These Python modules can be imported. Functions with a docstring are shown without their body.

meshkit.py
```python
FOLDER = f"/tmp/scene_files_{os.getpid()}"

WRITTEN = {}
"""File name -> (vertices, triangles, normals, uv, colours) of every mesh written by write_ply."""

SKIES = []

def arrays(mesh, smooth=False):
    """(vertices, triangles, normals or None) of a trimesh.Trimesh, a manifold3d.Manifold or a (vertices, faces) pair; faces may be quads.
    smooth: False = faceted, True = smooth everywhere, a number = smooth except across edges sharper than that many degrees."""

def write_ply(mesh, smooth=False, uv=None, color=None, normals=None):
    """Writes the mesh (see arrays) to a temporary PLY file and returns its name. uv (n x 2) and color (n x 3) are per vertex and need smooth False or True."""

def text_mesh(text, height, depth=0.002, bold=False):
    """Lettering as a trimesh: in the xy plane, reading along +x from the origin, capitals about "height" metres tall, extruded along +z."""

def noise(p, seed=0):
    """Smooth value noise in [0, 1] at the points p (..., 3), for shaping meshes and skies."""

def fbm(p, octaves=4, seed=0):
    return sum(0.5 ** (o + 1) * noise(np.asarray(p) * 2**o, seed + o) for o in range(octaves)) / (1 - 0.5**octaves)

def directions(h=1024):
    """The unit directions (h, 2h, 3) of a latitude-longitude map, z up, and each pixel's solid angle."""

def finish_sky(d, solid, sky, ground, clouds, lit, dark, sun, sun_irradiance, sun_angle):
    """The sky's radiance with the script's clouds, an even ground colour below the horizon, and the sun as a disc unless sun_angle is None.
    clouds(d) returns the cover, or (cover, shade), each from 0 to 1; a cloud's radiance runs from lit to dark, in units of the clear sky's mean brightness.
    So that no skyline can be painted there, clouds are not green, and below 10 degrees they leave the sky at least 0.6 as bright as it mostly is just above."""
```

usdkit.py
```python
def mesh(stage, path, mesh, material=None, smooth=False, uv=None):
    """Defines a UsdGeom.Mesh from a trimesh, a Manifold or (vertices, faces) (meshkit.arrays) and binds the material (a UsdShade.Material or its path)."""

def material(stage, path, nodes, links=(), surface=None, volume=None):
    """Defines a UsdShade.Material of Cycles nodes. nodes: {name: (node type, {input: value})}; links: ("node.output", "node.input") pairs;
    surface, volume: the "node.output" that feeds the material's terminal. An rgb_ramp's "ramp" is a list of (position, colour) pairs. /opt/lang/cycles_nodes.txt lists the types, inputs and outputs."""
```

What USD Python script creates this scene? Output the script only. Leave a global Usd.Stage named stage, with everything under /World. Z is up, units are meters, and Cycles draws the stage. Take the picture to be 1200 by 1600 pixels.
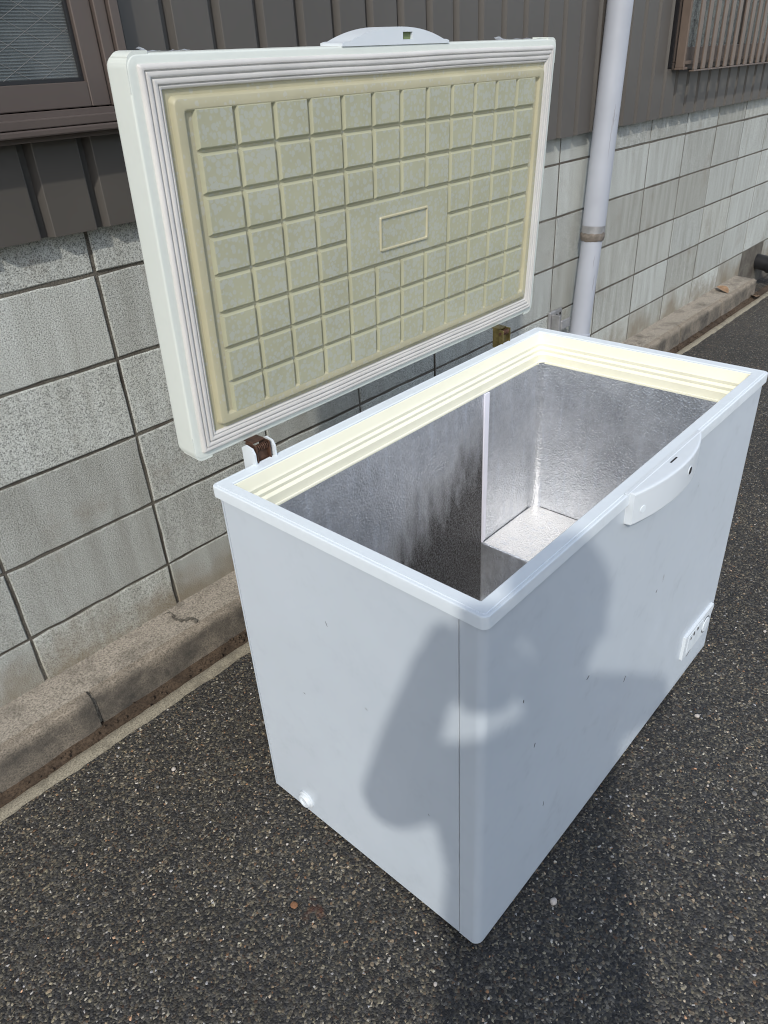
import math, random
import numpy as np, trimesh, manifold3d as m3, usdkit, meshkit
from shapely.geometry import Polygon, box as sbox, Point
from pxr import Usd, UsdGeom, UsdLux, UsdShade, Sdf, Gf

rng = np.random.default_rng(7)
random.seed(7)
stage = Usd.Stage.CreateInMemory()
UsdGeom.SetStageUpAxis(stage, UsdGeom.Tokens.z)
UsdGeom.SetStageMetersPerUnit(stage, 1.0)
UsdGeom.Xform.Define(stage, '/World')
UsdGeom.Scope.Define(stage, '/World/Looks')

# ------------------------------------------------------------------ camera
CAM = np.array([-0.4045, -1.6247, 1.4296])
R_ = np.array([0.66571727, -0.74442773, -0.05145755])
U_ = np.array([0.41286071, 0.31000951, 0.8564112])
F_ = np.array([0.62158391, 0.59137252, -0.51372365])
cam = UsdGeom.Camera.Define(stage, '/World/camera')
cam.AddTransformOp().Set(Gf.Matrix4d(*R_, 0, *U_, 0, *(-F_), 0, *CAM, 1))
cam.CreateFocalLengthAttr(36 * 1148.4865 / 1200)
cam.CreateHorizontalApertureAttr(36.0)
cam.CreateVerticalApertureAttr(48.0)
cam.CreateHorizontalApertureOffsetAttr(-36 * 5.8674 / 1200)
cam.CreateVerticalApertureOffsetAttr(-36 * 10.4018 / 1200)
cam.CreateClippingRangeAttr(Gf.Vec2f(0.02, 5000))
cam.CreateExposureAttr(0.66)

# ------------------------------------------------------------------ sky and sun
SUN = np.array([-0.63, -0.435, 0.643])
SUN /= np.linalg.norm(SUN)
sky = UsdLux.DomeLight.Define(stage, '/World/sky')
sky.GetPrim().SetCustomDataByKey('kind', 'structure')
sky_m = usdkit.material(stage, '/World/Looks/sky_air', {
    's': ('sky_texture', {'sky_type': 'single_scattering', 'sun_disc': False, 'sun_elevation': math.asin(SUN[2]),
                          'sun_rotation': math.atan2(SUN[0], SUN[1]), 'air_density': 1.0, 'aerosol_density': 1.6, 'ozone_density': 1.0}),
    'tc': ('texture_coordinate', {}),
    'mp': ('mapping', {'scale': (1.6, 1.6, 4.5)}),
    'n': ('noise_texture', {'scale': 1.5, 'detail': 6, 'roughness': 0.58, 'distortion': 0.4}),
    'rr': ('rgb_ramp', {'ramp': [(0.36, (0, 0, 0)), (0.66, (1, 1, 1))]}),
    'mx': ('mix', {'mix_type': 'mix', 'color2': (6.2, 6.5, 7.0)}),
    'fm': ('math', {'math_type': 'multiply', 'value2': 0.55}),
    'b': ('background_shader', {'strength': 0.135})},
    [('tc.generated', 'mp.vector'), ('mp.vector', 'n.vector'), ('n.fac', 'rr.fac'), ('rr.color', 'fm.value1'), ('fm.value', 'mx.fac'),
     ('s.color', 'mx.color1'), ('mx.color', 'b.color')], surface='b.background')
UsdShade.MaterialBindingAPI.Apply(sky.GetPrim()).Bind(sky_m)
sun = UsdLux.DistantLight.Define(stage, '/World/sun')
zz = SUN; xx = np.cross([0, 0, 1], zz); xx /= np.linalg.norm(xx); yy = np.cross(zz, xx)
sun.AddTransformOp().Set(Gf.Matrix4d(*xx, 0, *yy, 0, *zz, 0, 0, 0, 0, 1))
sun.CreateNormalizeAttr(True)
sun.CreateIntensityAttr(0.41)
sun.CreateAngleAttr(1.3)
sun.CreateColorAttr(Gf.Vec3f(1.0, 0.955, 0.88))


# ------------------------------------------------------------------ materials
def mat(name, nodes, links, surface='p.BSDF'):
    return usdkit.material(stage, '/World/Looks/' + name, nodes, links, surface=surface)


def simple(name, col, rough=0.5, metallic=0.0, spec=0.5, var=0.06, scale=8.0, bump=0.0, bscale=300.0, coat=0.0):
    c = np.array(col)
    nodes = {'g': ('geometry', {}), 'n': ('noise_texture', {'scale': scale, 'detail': 4}),
             'r': ('rgb_ramp', {'ramp': [(0.3, tuple(c * (1 - var))), (0.7, tuple(np.minimum(c * (1 + var), 1)))]}),
             'p': ('principled_bsdf', {'roughness': rough, 'metallic': metallic, 'specular_ior_level': spec, 'coat_weight': coat})}
    links = [('g.position', 'n.vector'), ('n.fac', 'r.fac'), ('r.color', 'p.base_color')]
    if bump:
        nodes['n2'] = ('noise_texture', {'scale': bscale, 'detail': 3})
        nodes['b'] = ('bump', {'strength': bump, 'distance': 0.002})
        links += [('g.position', 'n2.vector'), ('n2.fac', 'b.height'), ('b.normal', 'p.normal')]
    return mat(name, nodes, links)


def asphalt_mat():
    return mat('old_asphalt', {
        'g': ('geometry', {}),
        'nd': ('noise_texture', {'scale': 90, 'detail': 2}),
        'ad': ('vector_math', {'math_type': 'multiply_add', 'vector2': (0.006, 0.006, 0.006)}),
        'v1': ('voronoi_texture', {'scale': 248}),
        's1': ('separate_color', {}),
        'r1': ('rgb_ramp', {'ramp': [(0.0, (.010, .010, .011)), (.30, (.023, .0225, .022)), (.52, (.043, .0415, .038)), (.70, (.068, .064, .056)),
                                     (.84, (.100, .093, .078)), (.94, (.165, .150, .118)), (.985, (.30, .27, .21)), (1, (.60, .58, .54))]}),
        'r1b': ('rgb_ramp', {'ramp': [(0.0, (.86, .92, 1.10)), (.45, (1, 1, 1)), (.80, (1.02, 1.02, .90)), (.955, (1.12, .95, .80)), (1, (1.45, .85, .55))]}),
        'm1': ('mix', {'mix_type': 'multiply', 'fac': 1.0}),
        'v2': ('voronoi_texture', {'scale': 90}),
        's2': ('separate_color', {}),
        'r2m': ('rgb_ramp', {'ramp': [(.80, (0, 0, 0)), (.81, (1, 1, 1))]}),
        'r2d': ('rgb_ramp', {'ramp': [(.30, (1, 1, 1)), (.42, (0, 0, 0))]}),
        'k2': ('math', {'math_type': 'multiply'}),
        'r2c': ('rgb_ramp', {'ramp': [(0, (.012, .012, .015)), (.5, (.03, .032, .036)), (.78, (.06, .058, .05)), (.92, (.13, .11, .08)), (1, (.34, .27, .19))]}),
        'm2': ('mix', {}),
        'nb': ('noise_texture', {'scale': 1.3, 'detail': 5, 'roughness': .6}),
        'rb': ('rgb_ramp', {'ramp': [(.30, (.64, .63, .61)), (.52, (.84, .815, .77)), (.72, (1.06, 1.0, .89))]}),
        'm3': ('mix', {'mix_type': 'multiply', 'fac': 1.0}),
        # rust stain, a small one
        'rs': ('vector_math', {'math_type': 'distance', 'vector2': (0.075, -0.90, 0)}),
        'rn': ('noise_texture', {'scale': 55, 'detail': 3}),
        'rm': ('math', {'math_type': 'multiply_add', 'value2': 0.11}),
        'rr': ('rgb_ramp', {'ramp': [(.045, (1, 1, 1)), (.075, (0, 0, 0))]}),
        'rk': ('math', {'math_type': 'multiply', 'value2': 0.5}),
        'm4': ('mix', {'color2': (.11, .035, .012)}),
        'hd': ('math', {'math_type': 'multiply_add', 'value2': -1.0}),
        'b': ('bump', {'strength': 0.55, 'distance': 0.004}),
        'p': ('principled_bsdf', {'roughness': .72, 'specular_ior_level': .45})},
        [('g.position', 'nd.vector'), ('nd.color', 'ad.vector1'), ('g.position', 'ad.vector3'), ('ad.vector', 'v1.vector'), ('ad.vector', 'v2.vector'),
         ('v1.color', 's1.color'), ('s1.r', 'r1.fac'), ('s1.g', 'r1b.fac'), ('r1.color', 'm1.color1'), ('r1b.color', 'm1.color2'),
         ('v2.color', 's2.color'), ('s2.r', 'r2m.fac'), ('v2.distance', 'r2d.fac'), ('r2m.color', 'k2.value1'), ('r2d.color', 'k2.value2'),
         ('s2.g', 'r2c.fac'), ('k2.value', 'm2.fac'), ('m1.color', 'm2.color1'), ('r2c.color', 'm2.color2'),
         ('g.position', 'nb.vector'), ('nb.fac', 'rb.fac'), ('m2.color', 'm3.color1'), ('rb.color', 'm3.color2'),
         ('g.position', 'rs.vector1'), ('g.position', 'rn.vector'), ('rn.fac', 'rm.value1'), ('rs.value', 'rm.value3'), ('rm.value', 'rr.fac'), ('rr.color', 'rk.value1'),
         ('rk.value', 'm4.fac'), ('m3.color', 'm4.color1'), ('m4.color', 'p.base_color'),
         ('v1.distance', 'hd.value1'), ('s1.b', 'hd.value3'), ('hd.value', 'b.height'), ('b.normal', 'p.normal')])


def block_mat(name, tint, dirt):
    t = np.array(tint)
    return mat(name, {
        'g': ('geometry', {}), 'o': ('object_info', {}),
        'n1': ('noise_texture', {'scale': 330, 'detail': 3, 'roughness': .7}),
        'r1': ('rgb_ramp', {'ramp': [(.36, tuple(t * .30)), (.44, tuple(t * .72)), (.50, tuple(t * .98)), (.64, tuple(t * 1.28))]}),
        'mp': ('mapping', {'scale': (16, 16, 1.6)}),
        'n2': ('noise_texture', {'scale': 1.6, 'detail': 5, 'roughness': .6}),
        'r2': ('rgb_ramp', {'ramp': [(.28, (.66, .645, .60)), (.50, (.95, .95, .93)), (.72, (1.2, 1.21, 1.22))]}),
        'm2': ('mix', {'mix_type': 'multiply', 'fac': dirt}),
        'ro': ('rgb_ramp', {'ramp': [(0, (.84, .83, .81)), (.5, (.98, .98, .97)), (1, (1.1, 1.1, 1.09))]}),
        'm3': ('mix', {'mix_type': 'multiply', 'fac': 1.0}),
        'n4': ('noise_texture', {'scale': 5.0, 'detail': 4, 'roughness': .6}),
        'sx': ('separate_xyz', {}),
        'zr': ('map_range', {'from_min': .11, 'from_max': .30, 'to_min': .34, 'to_max': 0.0, 'clamp': True}),
        'zn': ('math', {'math_type': 'add'}),
        'zk': ('rgb_ramp', {'ramp': [(.58, (0, 0, 0)), (.86, (1, 1, 1))]}),
        'zm': ('math', {'math_type': 'multiply', 'value2': .75}),
        'm4': ('mix', {'color2': tuple(np.array((.17, .135, .09)))}),
        'n3': ('noise_texture', {'scale': 260, 'detail': 3}),
        'b': ('bump', {'strength': .75, 'distance': .0022}),
        'p': ('principled_bsdf', {'roughness': .9, 'specular_ior_level': .25})},
        [('g.position', 'n1.vector'), ('n1.fac', 'r1.fac'), ('g.position', 'mp.vector'), ('mp.vector', 'n2.vector'), ('n2.fac', 'r2.fac'),
         ('r1.color', 'm2.color1'), ('r2.color', 'm2.color2'), ('o.random', 'ro.fac'), ('m2.color', 'm3.color1'), ('ro.color', 'm3.color2'),
         ('g.position', 'n4.vector'), ('g.position', 'sx.vector'), ('sx.z', 'zr.value'), ('zr.result', 'zn.value1'), ('n4.fac', 'zn.value2'), ('zn.value', 'zk.fac'),
         ('zk.color', 'zm.value1'), ('zm.value', 'm4.fac'), ('m3.color', 'm4.color1'), ('m4.color', 'p.base_color'),
         ('g.position', 'n3.vector'), ('n3.fac', 'b.height'), ('b.normal', 'p.normal')])


def kerb_mat(name, base, blotch, lo, hi, fine=260, low_dark=0.0):
    """Old mortar or concrete with blotchy dirt; the last value makes it darker below the top edge."""
    b = np.array(base)
    return mat(name, {
        'g': ('geometry', {}),
        'n1': ('noise_texture', {'scale': fine, 'detail': 4, 'roughness': .7}),
        'r1': ('rgb_ramp', {'ramp': [(.36, tuple(b * .45)), (.5, tuple(b)), (.64, tuple(b * 1.35))]}),
        'n2': ('noise_texture', {'scale': 9, 'detail': 6, 'roughness': .68}),
        'sx': ('separate_xyz', {}),
        'zr': ('map_range', {'from_min': .088, 'from_max': .115, 'to_min': low_dark, 'to_max': 0.0, 'clamp': True}),
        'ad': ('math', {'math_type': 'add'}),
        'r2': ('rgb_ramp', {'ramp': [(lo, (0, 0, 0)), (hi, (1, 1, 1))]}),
        'm': ('mix', {'color2': blotch}),
        'bp': ('bump', {'strength': .7, 'distance': .003}),
        'p': ('principled_bsdf', {'roughness': .92, 'specular_ior_level': .2})},
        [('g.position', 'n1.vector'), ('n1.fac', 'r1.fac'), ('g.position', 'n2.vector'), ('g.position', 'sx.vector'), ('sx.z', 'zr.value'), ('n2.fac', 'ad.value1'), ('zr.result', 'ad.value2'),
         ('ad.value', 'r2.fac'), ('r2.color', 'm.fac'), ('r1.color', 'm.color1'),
         ('m.color', 'p.base_color'), ('n1.fac', 'bp.height'), ('bp.normal', 'p.normal')])


def enamel_mat(name, col, rough=.32, flecks=1.0):
    """Painted sheet steel: faint orange peel, scuffs and a few dark chips."""
    c = np.array(col)
    return mat(name, {
        'g': ('geometry', {}),
        'n': ('noise_texture', {'scale': 3.0, 'detail': 4}),
        'r': ('rgb_ramp', {'ramp': [(.3, tuple(c * .965)), (.7, tuple(np.minimum(c * 1.02, 1)))]}),
        'mp': ('mapping', {'scale': (1, 1, .32), 'rotation': (.25, .2, 0)}),
        'v': ('voronoi_texture', {'scale': 17}),
        'sc': ('separate_color', {}),
        'vd': ('rgb_ramp', {'ramp': [(.045, (1, 1, 1)), (.075, (0, 0, 0))]}),
        'vm': ('rgb_ramp', {'ramp': [(.86, (0, 0, 0)), (.88, (1, 1, 1))]}),
        'k': ('math', {'math_type': 'multiply'}),
        'kn': ('noise_texture', {'scale': 140, 'detail': 3}),
        'kr': ('rgb_ramp', {'ramp': [(.46, (0, 0, 0)), (.58, (1, 1, 1))]}),
        'k2': ('math', {'math_type': 'multiply'}),
        'k3': ('math', {'math_type': 'multiply', 'value2': .5 * flecks}),
        'm': ('mix', {'color2': (.16, .14, .12)}),
        'b': ('bump', {'strength': .06, 'distance': .002}), 'bn': ('noise_texture', {'scale': 55, 'detail': 2}),
        'rn': ('noise_texture', {'scale': 12, 'detail': 5, 'roughness': .7}),
        'rr': ('map_range', {'from_min': .3, 'from_max': .7, 'to_min': rough - .06, 'to_max': rough + .12}),
        'p': ('principled_bsdf', {'specular_ior_level': .5})},
        [('g.position', 'n.vector'), ('n.fac', 'r.fac'), ('g.position', 'mp.vector'), ('mp.vector', 'v.vector'), ('v.distance', 'vd.fac'), ('v.color', 'sc.color'), ('sc.r', 'vm.fac'),
         ('vd.color', 'k.value1'), ('vm.color', 'k.value2'), ('g.position', 'kn.vector'), ('kn.fac', 'kr.fac'), ('k.value', 'k2.value1'), ('kr.color', 'k2.value2'),
         ('k2.value', 'k3.value1'), ('k3.value', 'm.fac'), ('r.color', 'm.color1'), ('m.color', 'p.base_color'),
         ('g.position', 'bn.vector'), ('bn.fac', 'b.height'), ('b.normal', 'p.normal'), ('g.position', 'rn.vector'), ('rn.fac', 'rr.value'), ('rr.result', 'p.roughness')])


def liner_tile_mat(name, base, spot, amount):
    return mat(name, {
        'g': ('geometry', {}),
        'nd': ('noise_texture', {'scale': 150, 'detail': 2}),
        'ad': ('vector_math', {'math_type': 'multiply_add', 'vector2': (.0035, .0035, .0035)}),
        'v': ('voronoi_texture', {'scale': 112, 'randomness': 1.0}),
        'sc': ('separate_color', {}),
        'rad': ('math', {'math_type': 'multiply_add', 'value2': .46, 'value3': amount - .30}),
        'n': ('noise_texture', {'scale': 5, 'detail': 3}),
        'kk': ('math', {'math_type': 'multiply_add', 'value2': .55, 'value3': -.27}),
        'rd2': ('math', {'math_type': 'add'}),
        'sub': ('math', {'math_type': 'subtract'}),
        'r': ('rgb_ramp', {'ramp': [(.0, (0, 0, 0)), (.2, (1, 1, 1))]}),
        'sn': ('separate_xyz', {}),
        'flat': ('map_range', {'from_min': -.99, 'from_max': -.94, 'to_min': .34, 'to_max': 0.0, 'clamp': True}),
        'k': ('math', {'math_type': 'multiply'}),
        'nb': ('noise_texture', {'scale': 9, 'detail': 4}),
        'rb': ('rgb_ramp', {'ramp': [(.3, tuple(np.array(base) * .92)), (.7, tuple(np.array(base) * 1.07))]}),
        'm': ('mix', {'color2': spot}),
        'p': ('principled_bsdf', {'roughness': .42, 'specular_ior_level': .4})},
        [('g.position', 'nd.vector'), ('nd.color', 'ad.vector1'), ('g.position', 'ad.vector3'), ('ad.vector', 'v.vector'), ('v.color', 'sc.color'),
         ('sc.r', 'rad.value1'), ('g.position', 'n.vector'), ('n.fac', 'kk.value1'), ('rad.value', 'rd2.value1'), ('kk.value', 'rd2.value2'),
         ('rd2.value', 'sub.value1'), ('v.distance', 'sub.value2'), ('sub.value', 'r.fac'), ('g.true_normal', 'sn.vector'), ('sn.y', 'flat.value'),
         ('r.color', 'k.value1'), ('flat.result', 'k.value2'), ('k.value', 'm.fac'), ('g.position', 'nb.vector'), ('nb.fac', 'rb.fac'),
         ('rb.color', 'm.color1'), ('m.color', 'p.base_color')])


def foil_mat(name, blotch, metal=.80, rlo=.22, rhi=.40, lo=(.52, .54, .57), hi=(.68, .70, .73)):
    """Stucco-embossed aluminium sheet; 'stain' adds the dark patch low on the back wall and mineral streaks."""
    nodes = {
        'g': ('geometry', {}),
        'v': ('voronoi_texture', {'feature': 'smooth_f1', 'scale': 185, 'smoothness': .5}),
        'n0': ('noise_texture', {'scale': 220, 'detail': 2}),
        'hs': ('math', {'math_type': 'add'}),
        'b': ('bump', {'strength': .55, 'distance': .0022}),
        'n': ('noise_texture', {'scale': 7, 'detail': 5, 'roughness': .65}),
        'r': ('rgb_ramp', {'ramp': [(.3, lo), (.7, hi)]}),
        'rr': ('map_range', {'from_min': .3, 'from_max': .7, 'to_min': rlo, 'to_max': rhi}),
        'mp': ('mapping', {'scale': (40, 40, 4)}),
        'n2': ('noise_texture', {'scale': 1.2, 'detail': 6, 'roughness': .7}),
        'r2': ('rgb_ramp', {'ramp': [(.52, (0, 0, 0)), (.70, (1, 1, 1))]}),
        'k2': ('math', {'math_type': 'multiply', 'value2': .40}),
        'm2': ('mix', {'color2': (.44, .50, .60)}),
        'mtl': ('math', {'math_type': 'multiply_add', 'value2': -.6, 'value3': metal}),
        'p': ('principled_bsdf', {})}
    links = [('g.position', 'v.vector'), ('g.position', 'n0.vector'), ('v.distance', 'hs.value1'), ('n0.fac', 'hs.value2'), ('hs.value', 'b.height'), ('b.normal', 'p.normal'),
             ('g.position', 'n.vector'), ('n.fac', 'r.fac'), ('n.fac', 'rr.value'), ('g.position', 'mp.vector'), ('mp.vector', 'n2.vector'), ('n2.fac', 'r2.fac'), ('r2.color', 'k2.value1'),
             ('k2.value', 'm2.fac'), ('r.color', 'm2.color1')]
    if not blotch:
        links += [('m2.color', 'p.base_color'), ('rr.result', 'p.roughness'), ('k2.value', 'mtl.value1'), ('mtl.value', 'p.metallic')]
        return mat(name, nodes, links)
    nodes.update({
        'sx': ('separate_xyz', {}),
        # dark patch: height limit rises towards the divider strip (world x .60 to 0.99)
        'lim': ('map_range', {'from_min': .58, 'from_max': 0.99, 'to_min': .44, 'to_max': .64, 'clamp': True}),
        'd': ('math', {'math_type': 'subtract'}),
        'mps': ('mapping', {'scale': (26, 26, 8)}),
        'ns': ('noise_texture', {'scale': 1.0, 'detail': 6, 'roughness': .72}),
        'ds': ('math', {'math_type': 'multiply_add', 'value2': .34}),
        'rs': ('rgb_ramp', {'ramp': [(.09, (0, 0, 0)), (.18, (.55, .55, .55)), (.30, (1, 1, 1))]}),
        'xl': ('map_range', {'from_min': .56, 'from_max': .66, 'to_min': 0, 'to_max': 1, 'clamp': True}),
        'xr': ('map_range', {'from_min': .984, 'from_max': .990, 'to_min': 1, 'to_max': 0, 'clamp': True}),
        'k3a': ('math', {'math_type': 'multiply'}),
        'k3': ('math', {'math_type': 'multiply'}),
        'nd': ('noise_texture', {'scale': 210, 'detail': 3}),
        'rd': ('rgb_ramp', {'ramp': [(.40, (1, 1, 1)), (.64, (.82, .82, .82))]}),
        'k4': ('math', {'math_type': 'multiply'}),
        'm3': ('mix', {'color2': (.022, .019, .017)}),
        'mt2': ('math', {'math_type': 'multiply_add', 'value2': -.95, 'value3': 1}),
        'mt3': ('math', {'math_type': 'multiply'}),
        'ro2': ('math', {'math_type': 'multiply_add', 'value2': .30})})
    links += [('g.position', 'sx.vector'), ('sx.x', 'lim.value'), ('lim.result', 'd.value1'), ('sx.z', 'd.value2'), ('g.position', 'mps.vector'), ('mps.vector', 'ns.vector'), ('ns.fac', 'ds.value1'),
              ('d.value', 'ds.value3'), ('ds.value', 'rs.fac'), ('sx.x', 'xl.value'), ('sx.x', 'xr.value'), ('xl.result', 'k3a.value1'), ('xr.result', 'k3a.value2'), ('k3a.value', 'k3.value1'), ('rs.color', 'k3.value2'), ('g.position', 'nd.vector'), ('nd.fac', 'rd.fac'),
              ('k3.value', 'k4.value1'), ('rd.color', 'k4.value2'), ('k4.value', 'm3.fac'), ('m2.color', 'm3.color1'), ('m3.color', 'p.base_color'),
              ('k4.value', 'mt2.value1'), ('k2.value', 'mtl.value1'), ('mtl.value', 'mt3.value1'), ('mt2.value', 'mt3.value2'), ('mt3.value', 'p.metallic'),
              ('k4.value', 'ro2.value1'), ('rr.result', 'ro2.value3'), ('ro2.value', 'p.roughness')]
    return mat(name, nodes, links)


def pane_mat(name, wired):
    """Figured glass: ribbed or rippled, slightly cloudy, over a dim room."""
    nodes = {
        'g': ('geometry', {}), 'mp': ('mapping', {'scale': (6, 6, 6) if wired else (45, 45, 45)}),
        'n': ('noise_texture', {'scale': 1.0, 'detail': 4}), 'b': ('bump', {'strength': .8 if wired else .5, 'distance': .002}),
        'gl': ('glossy_bsdf', {'color': (.9, .93, .93), 'roughness': .08}), 'f': ('fresnel', {'IOR': 1.5}),
        't': ('transparent_bsdf', {'color': (.62, .70, .68)}), 'd': ('diffuse_bsdf', {'color': (.20, .215, .21)}),
        'm1': ('mix_closure', {'fac': .28}), 'm2': ('mix_closure', {})}
    links = [('g.position', 'mp.vector'), ('mp.vector', 'n.vector'), ('b.normal', 'gl.normal'), ('b.normal', 'f.normal'), ('t.BSDF', 'm1.closure1'), ('d.BSDF', 'm1.closure2'),
             ('f.fac', 'm2.fac'), ('m1.closure', 'm2.closure1'), ('gl.BSDF', 'm2.closure2')]
    if wired:
        nodes.update({'w': ('wave_texture', {'wave_type': 'bands', 'bands_direction': 'z', 'scale': 62, 'distortion': .6, 'detail': 1, 'detail_scale': 4}),
                      'wr': ('rgb_ramp', {'ramp': [(.45, (.16, .16, .16)), (.85, (.42, .42, .42))]}), 'nr': ('rgb_ramp', {'ramp': [(.35, (.35, .35, .35)), (.65, (1, 1, 1))]}), 'mm': ('math', {'math_type': 'multiply'})})
        links += [('g.position', 'w.vector'), ('w.fac', 'b.height'), ('w.fac', 'wr.fac'), ('n.fac', 'nr.fac'), ('wr.color', 'mm.value1'), ('nr.color', 'mm.value2'), ('mm.value', 'm1.fac')]
    else:
        links += [('n.fac', 'b.height')]
    return mat(name, nodes, links, surface='m2.closure')


M = {}
M['asphalt'] = asphalt_mat()
M['block'] = block_mat('grey_concrete_block', (.40, .415, .395), .6)
M['block2'] = block_mat('worn_concrete_block', (.37, .378, .352), .7)
M['mortar'] = kerb_mat('joint_mortar', (.13, .12, .10), (.06, .05, .042), .42, .7)
M['ledge'] = kerb_mat('sandy_mortar', (.29, .26, .215), (.10, .09, .074), .48, .72, 200)
M['kerb'] = kerb_mat('blotched_kerb_concrete', (.25, .215, .17), (.062, .057, .050), .46, .86, 240, .20)
M['soil'] = kerb_mat('gutter_soil', (.070, .050, .034), (.03, .022, .016), .45, .7, 170)
M['strip'] = kerb_mat('pale_concrete_strip', (.25, .225, .17), (.10, .09, .07), .52, .7, 320)
M['siding'] = simple('brown_siding_paint', (.068, .062, .055), .42, var=.10, scale=3.0, bump=.05, bscale=40)
M['frame'] = simple('brown_window_frame', (.097, .078, .068), .40, metallic=.35, var=.08, scale=5)
M['grille'] = simple('bronze_grille_bar', (.15, .115, .092), .42, metallic=.35, var=.12, scale=9)
M['dark'] = simple('dark_void', (.012, .012, .012), .8)
M['room'] = simple('dim_room_wall', (.05, .055, .055), .9)
M['curtain'] = simple('teal_curtain', (.05, .085, .09), .9, var=.25, scale=12)
M['pane'] = pane_mat('wired_figured_glass', True)
M['pane2'] = pane_mat('frosted_glass', False)
M['wire'] = simple('mesh_wire', (.20, .195, .185), .5)
M['pipe'] = simple('grey_pipe', (.34, .36, .40), .42, var=.07, scale=6, bump=.03, bscale=60)
M['tape'] = simple('dirty_sealant', (.14, .12, .10), .8, var=.4, scale=60, bump=.6, bscale=120)
M['galv'] = simple('galvanised_steel', (.30, .30, .30), .5, metallic=.6, var=.2, scale=30)
M['enamel'] = enamel_mat('white_enamel', (.465, .515, .56), .36)
M['rim'] = enamel_mat('white_rim_plastic', (.63, .685, .72), .32, .3)
M['lidshell'] = enamel_mat('yellowed_white_plastic', (.585, .62, .575), .36, .5)
M['handle'] = simple('white_handle_plastic', (.575, .62, .65), .35, var=.03)
M['cream'] = simple('cream_plastic', (.80, .785, .63), .36, var=.05, scale=5)
M['gasket'] = simple('grey_white_gasket', (.53, .52, .495), .5, var=.10, scale=7)
M['liner'] = liner_tile_mat('yellowed_liner', (.385, .362, .245), (.40, .425, .43), .42)
M['tile'] = liner_tile_mat('spotted_liner_tile', (.335, .335, .235), (.385, .42, .445), .62)
M['foil'] = foil_mat('embossed_aluminium', False)
M['foil_blotched'] = foil_mat('blotched_embossed_aluminium', True)
M['foil_sunlit'] = foil_mat('sunlit_step_aluminium', False, .55, .34, .52, (.70, .69, .68), (.84, .83, .82))  # paler copy of the foil; sunlight on the step top is in its colour
M['strip_white'] = simple('white_strip', (.74, .74, .82), .5, var=.02)
M['rust'] = simple('rusty_steel', (.085, .045, .03), .5, metallic=.6, var=.5, scale=90, bump=.3)
M['brass'] = simple('yellow_zinc_steel', (.11, .09, .035), .45, metallic=.7, var=.5, scale=70)
M['black'] = simple('black_plastic', (.012, .012, .013), .3)
M['green'] = simple('olive_green_plastic', (.14, .18, .075), .5)
M['ink'] = simple('dark_grey_print', (.07, .07, .07), .6)
M['seam'] = simple('dark_seam_gap', (.06, .065, .07), .7)  # dark fill for the seams, the step joint and the dial ring
M['stone_a'] = simple('pale_pebble', (.42, .38, .34), .7, var=.2, scale=90)
M['stone_b'] = simple('orange_rust_stone', (.20, .095, .045), .8, var=.3, scale=120)
M['stone_c'] = simple('grey_pebble', (.16, .155, .145), .7, var=.3, scale=90)
M['leaf'] = simple('dry_leaf', (.24, .15, .085), .7, var=.3, scale=50)
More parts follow.
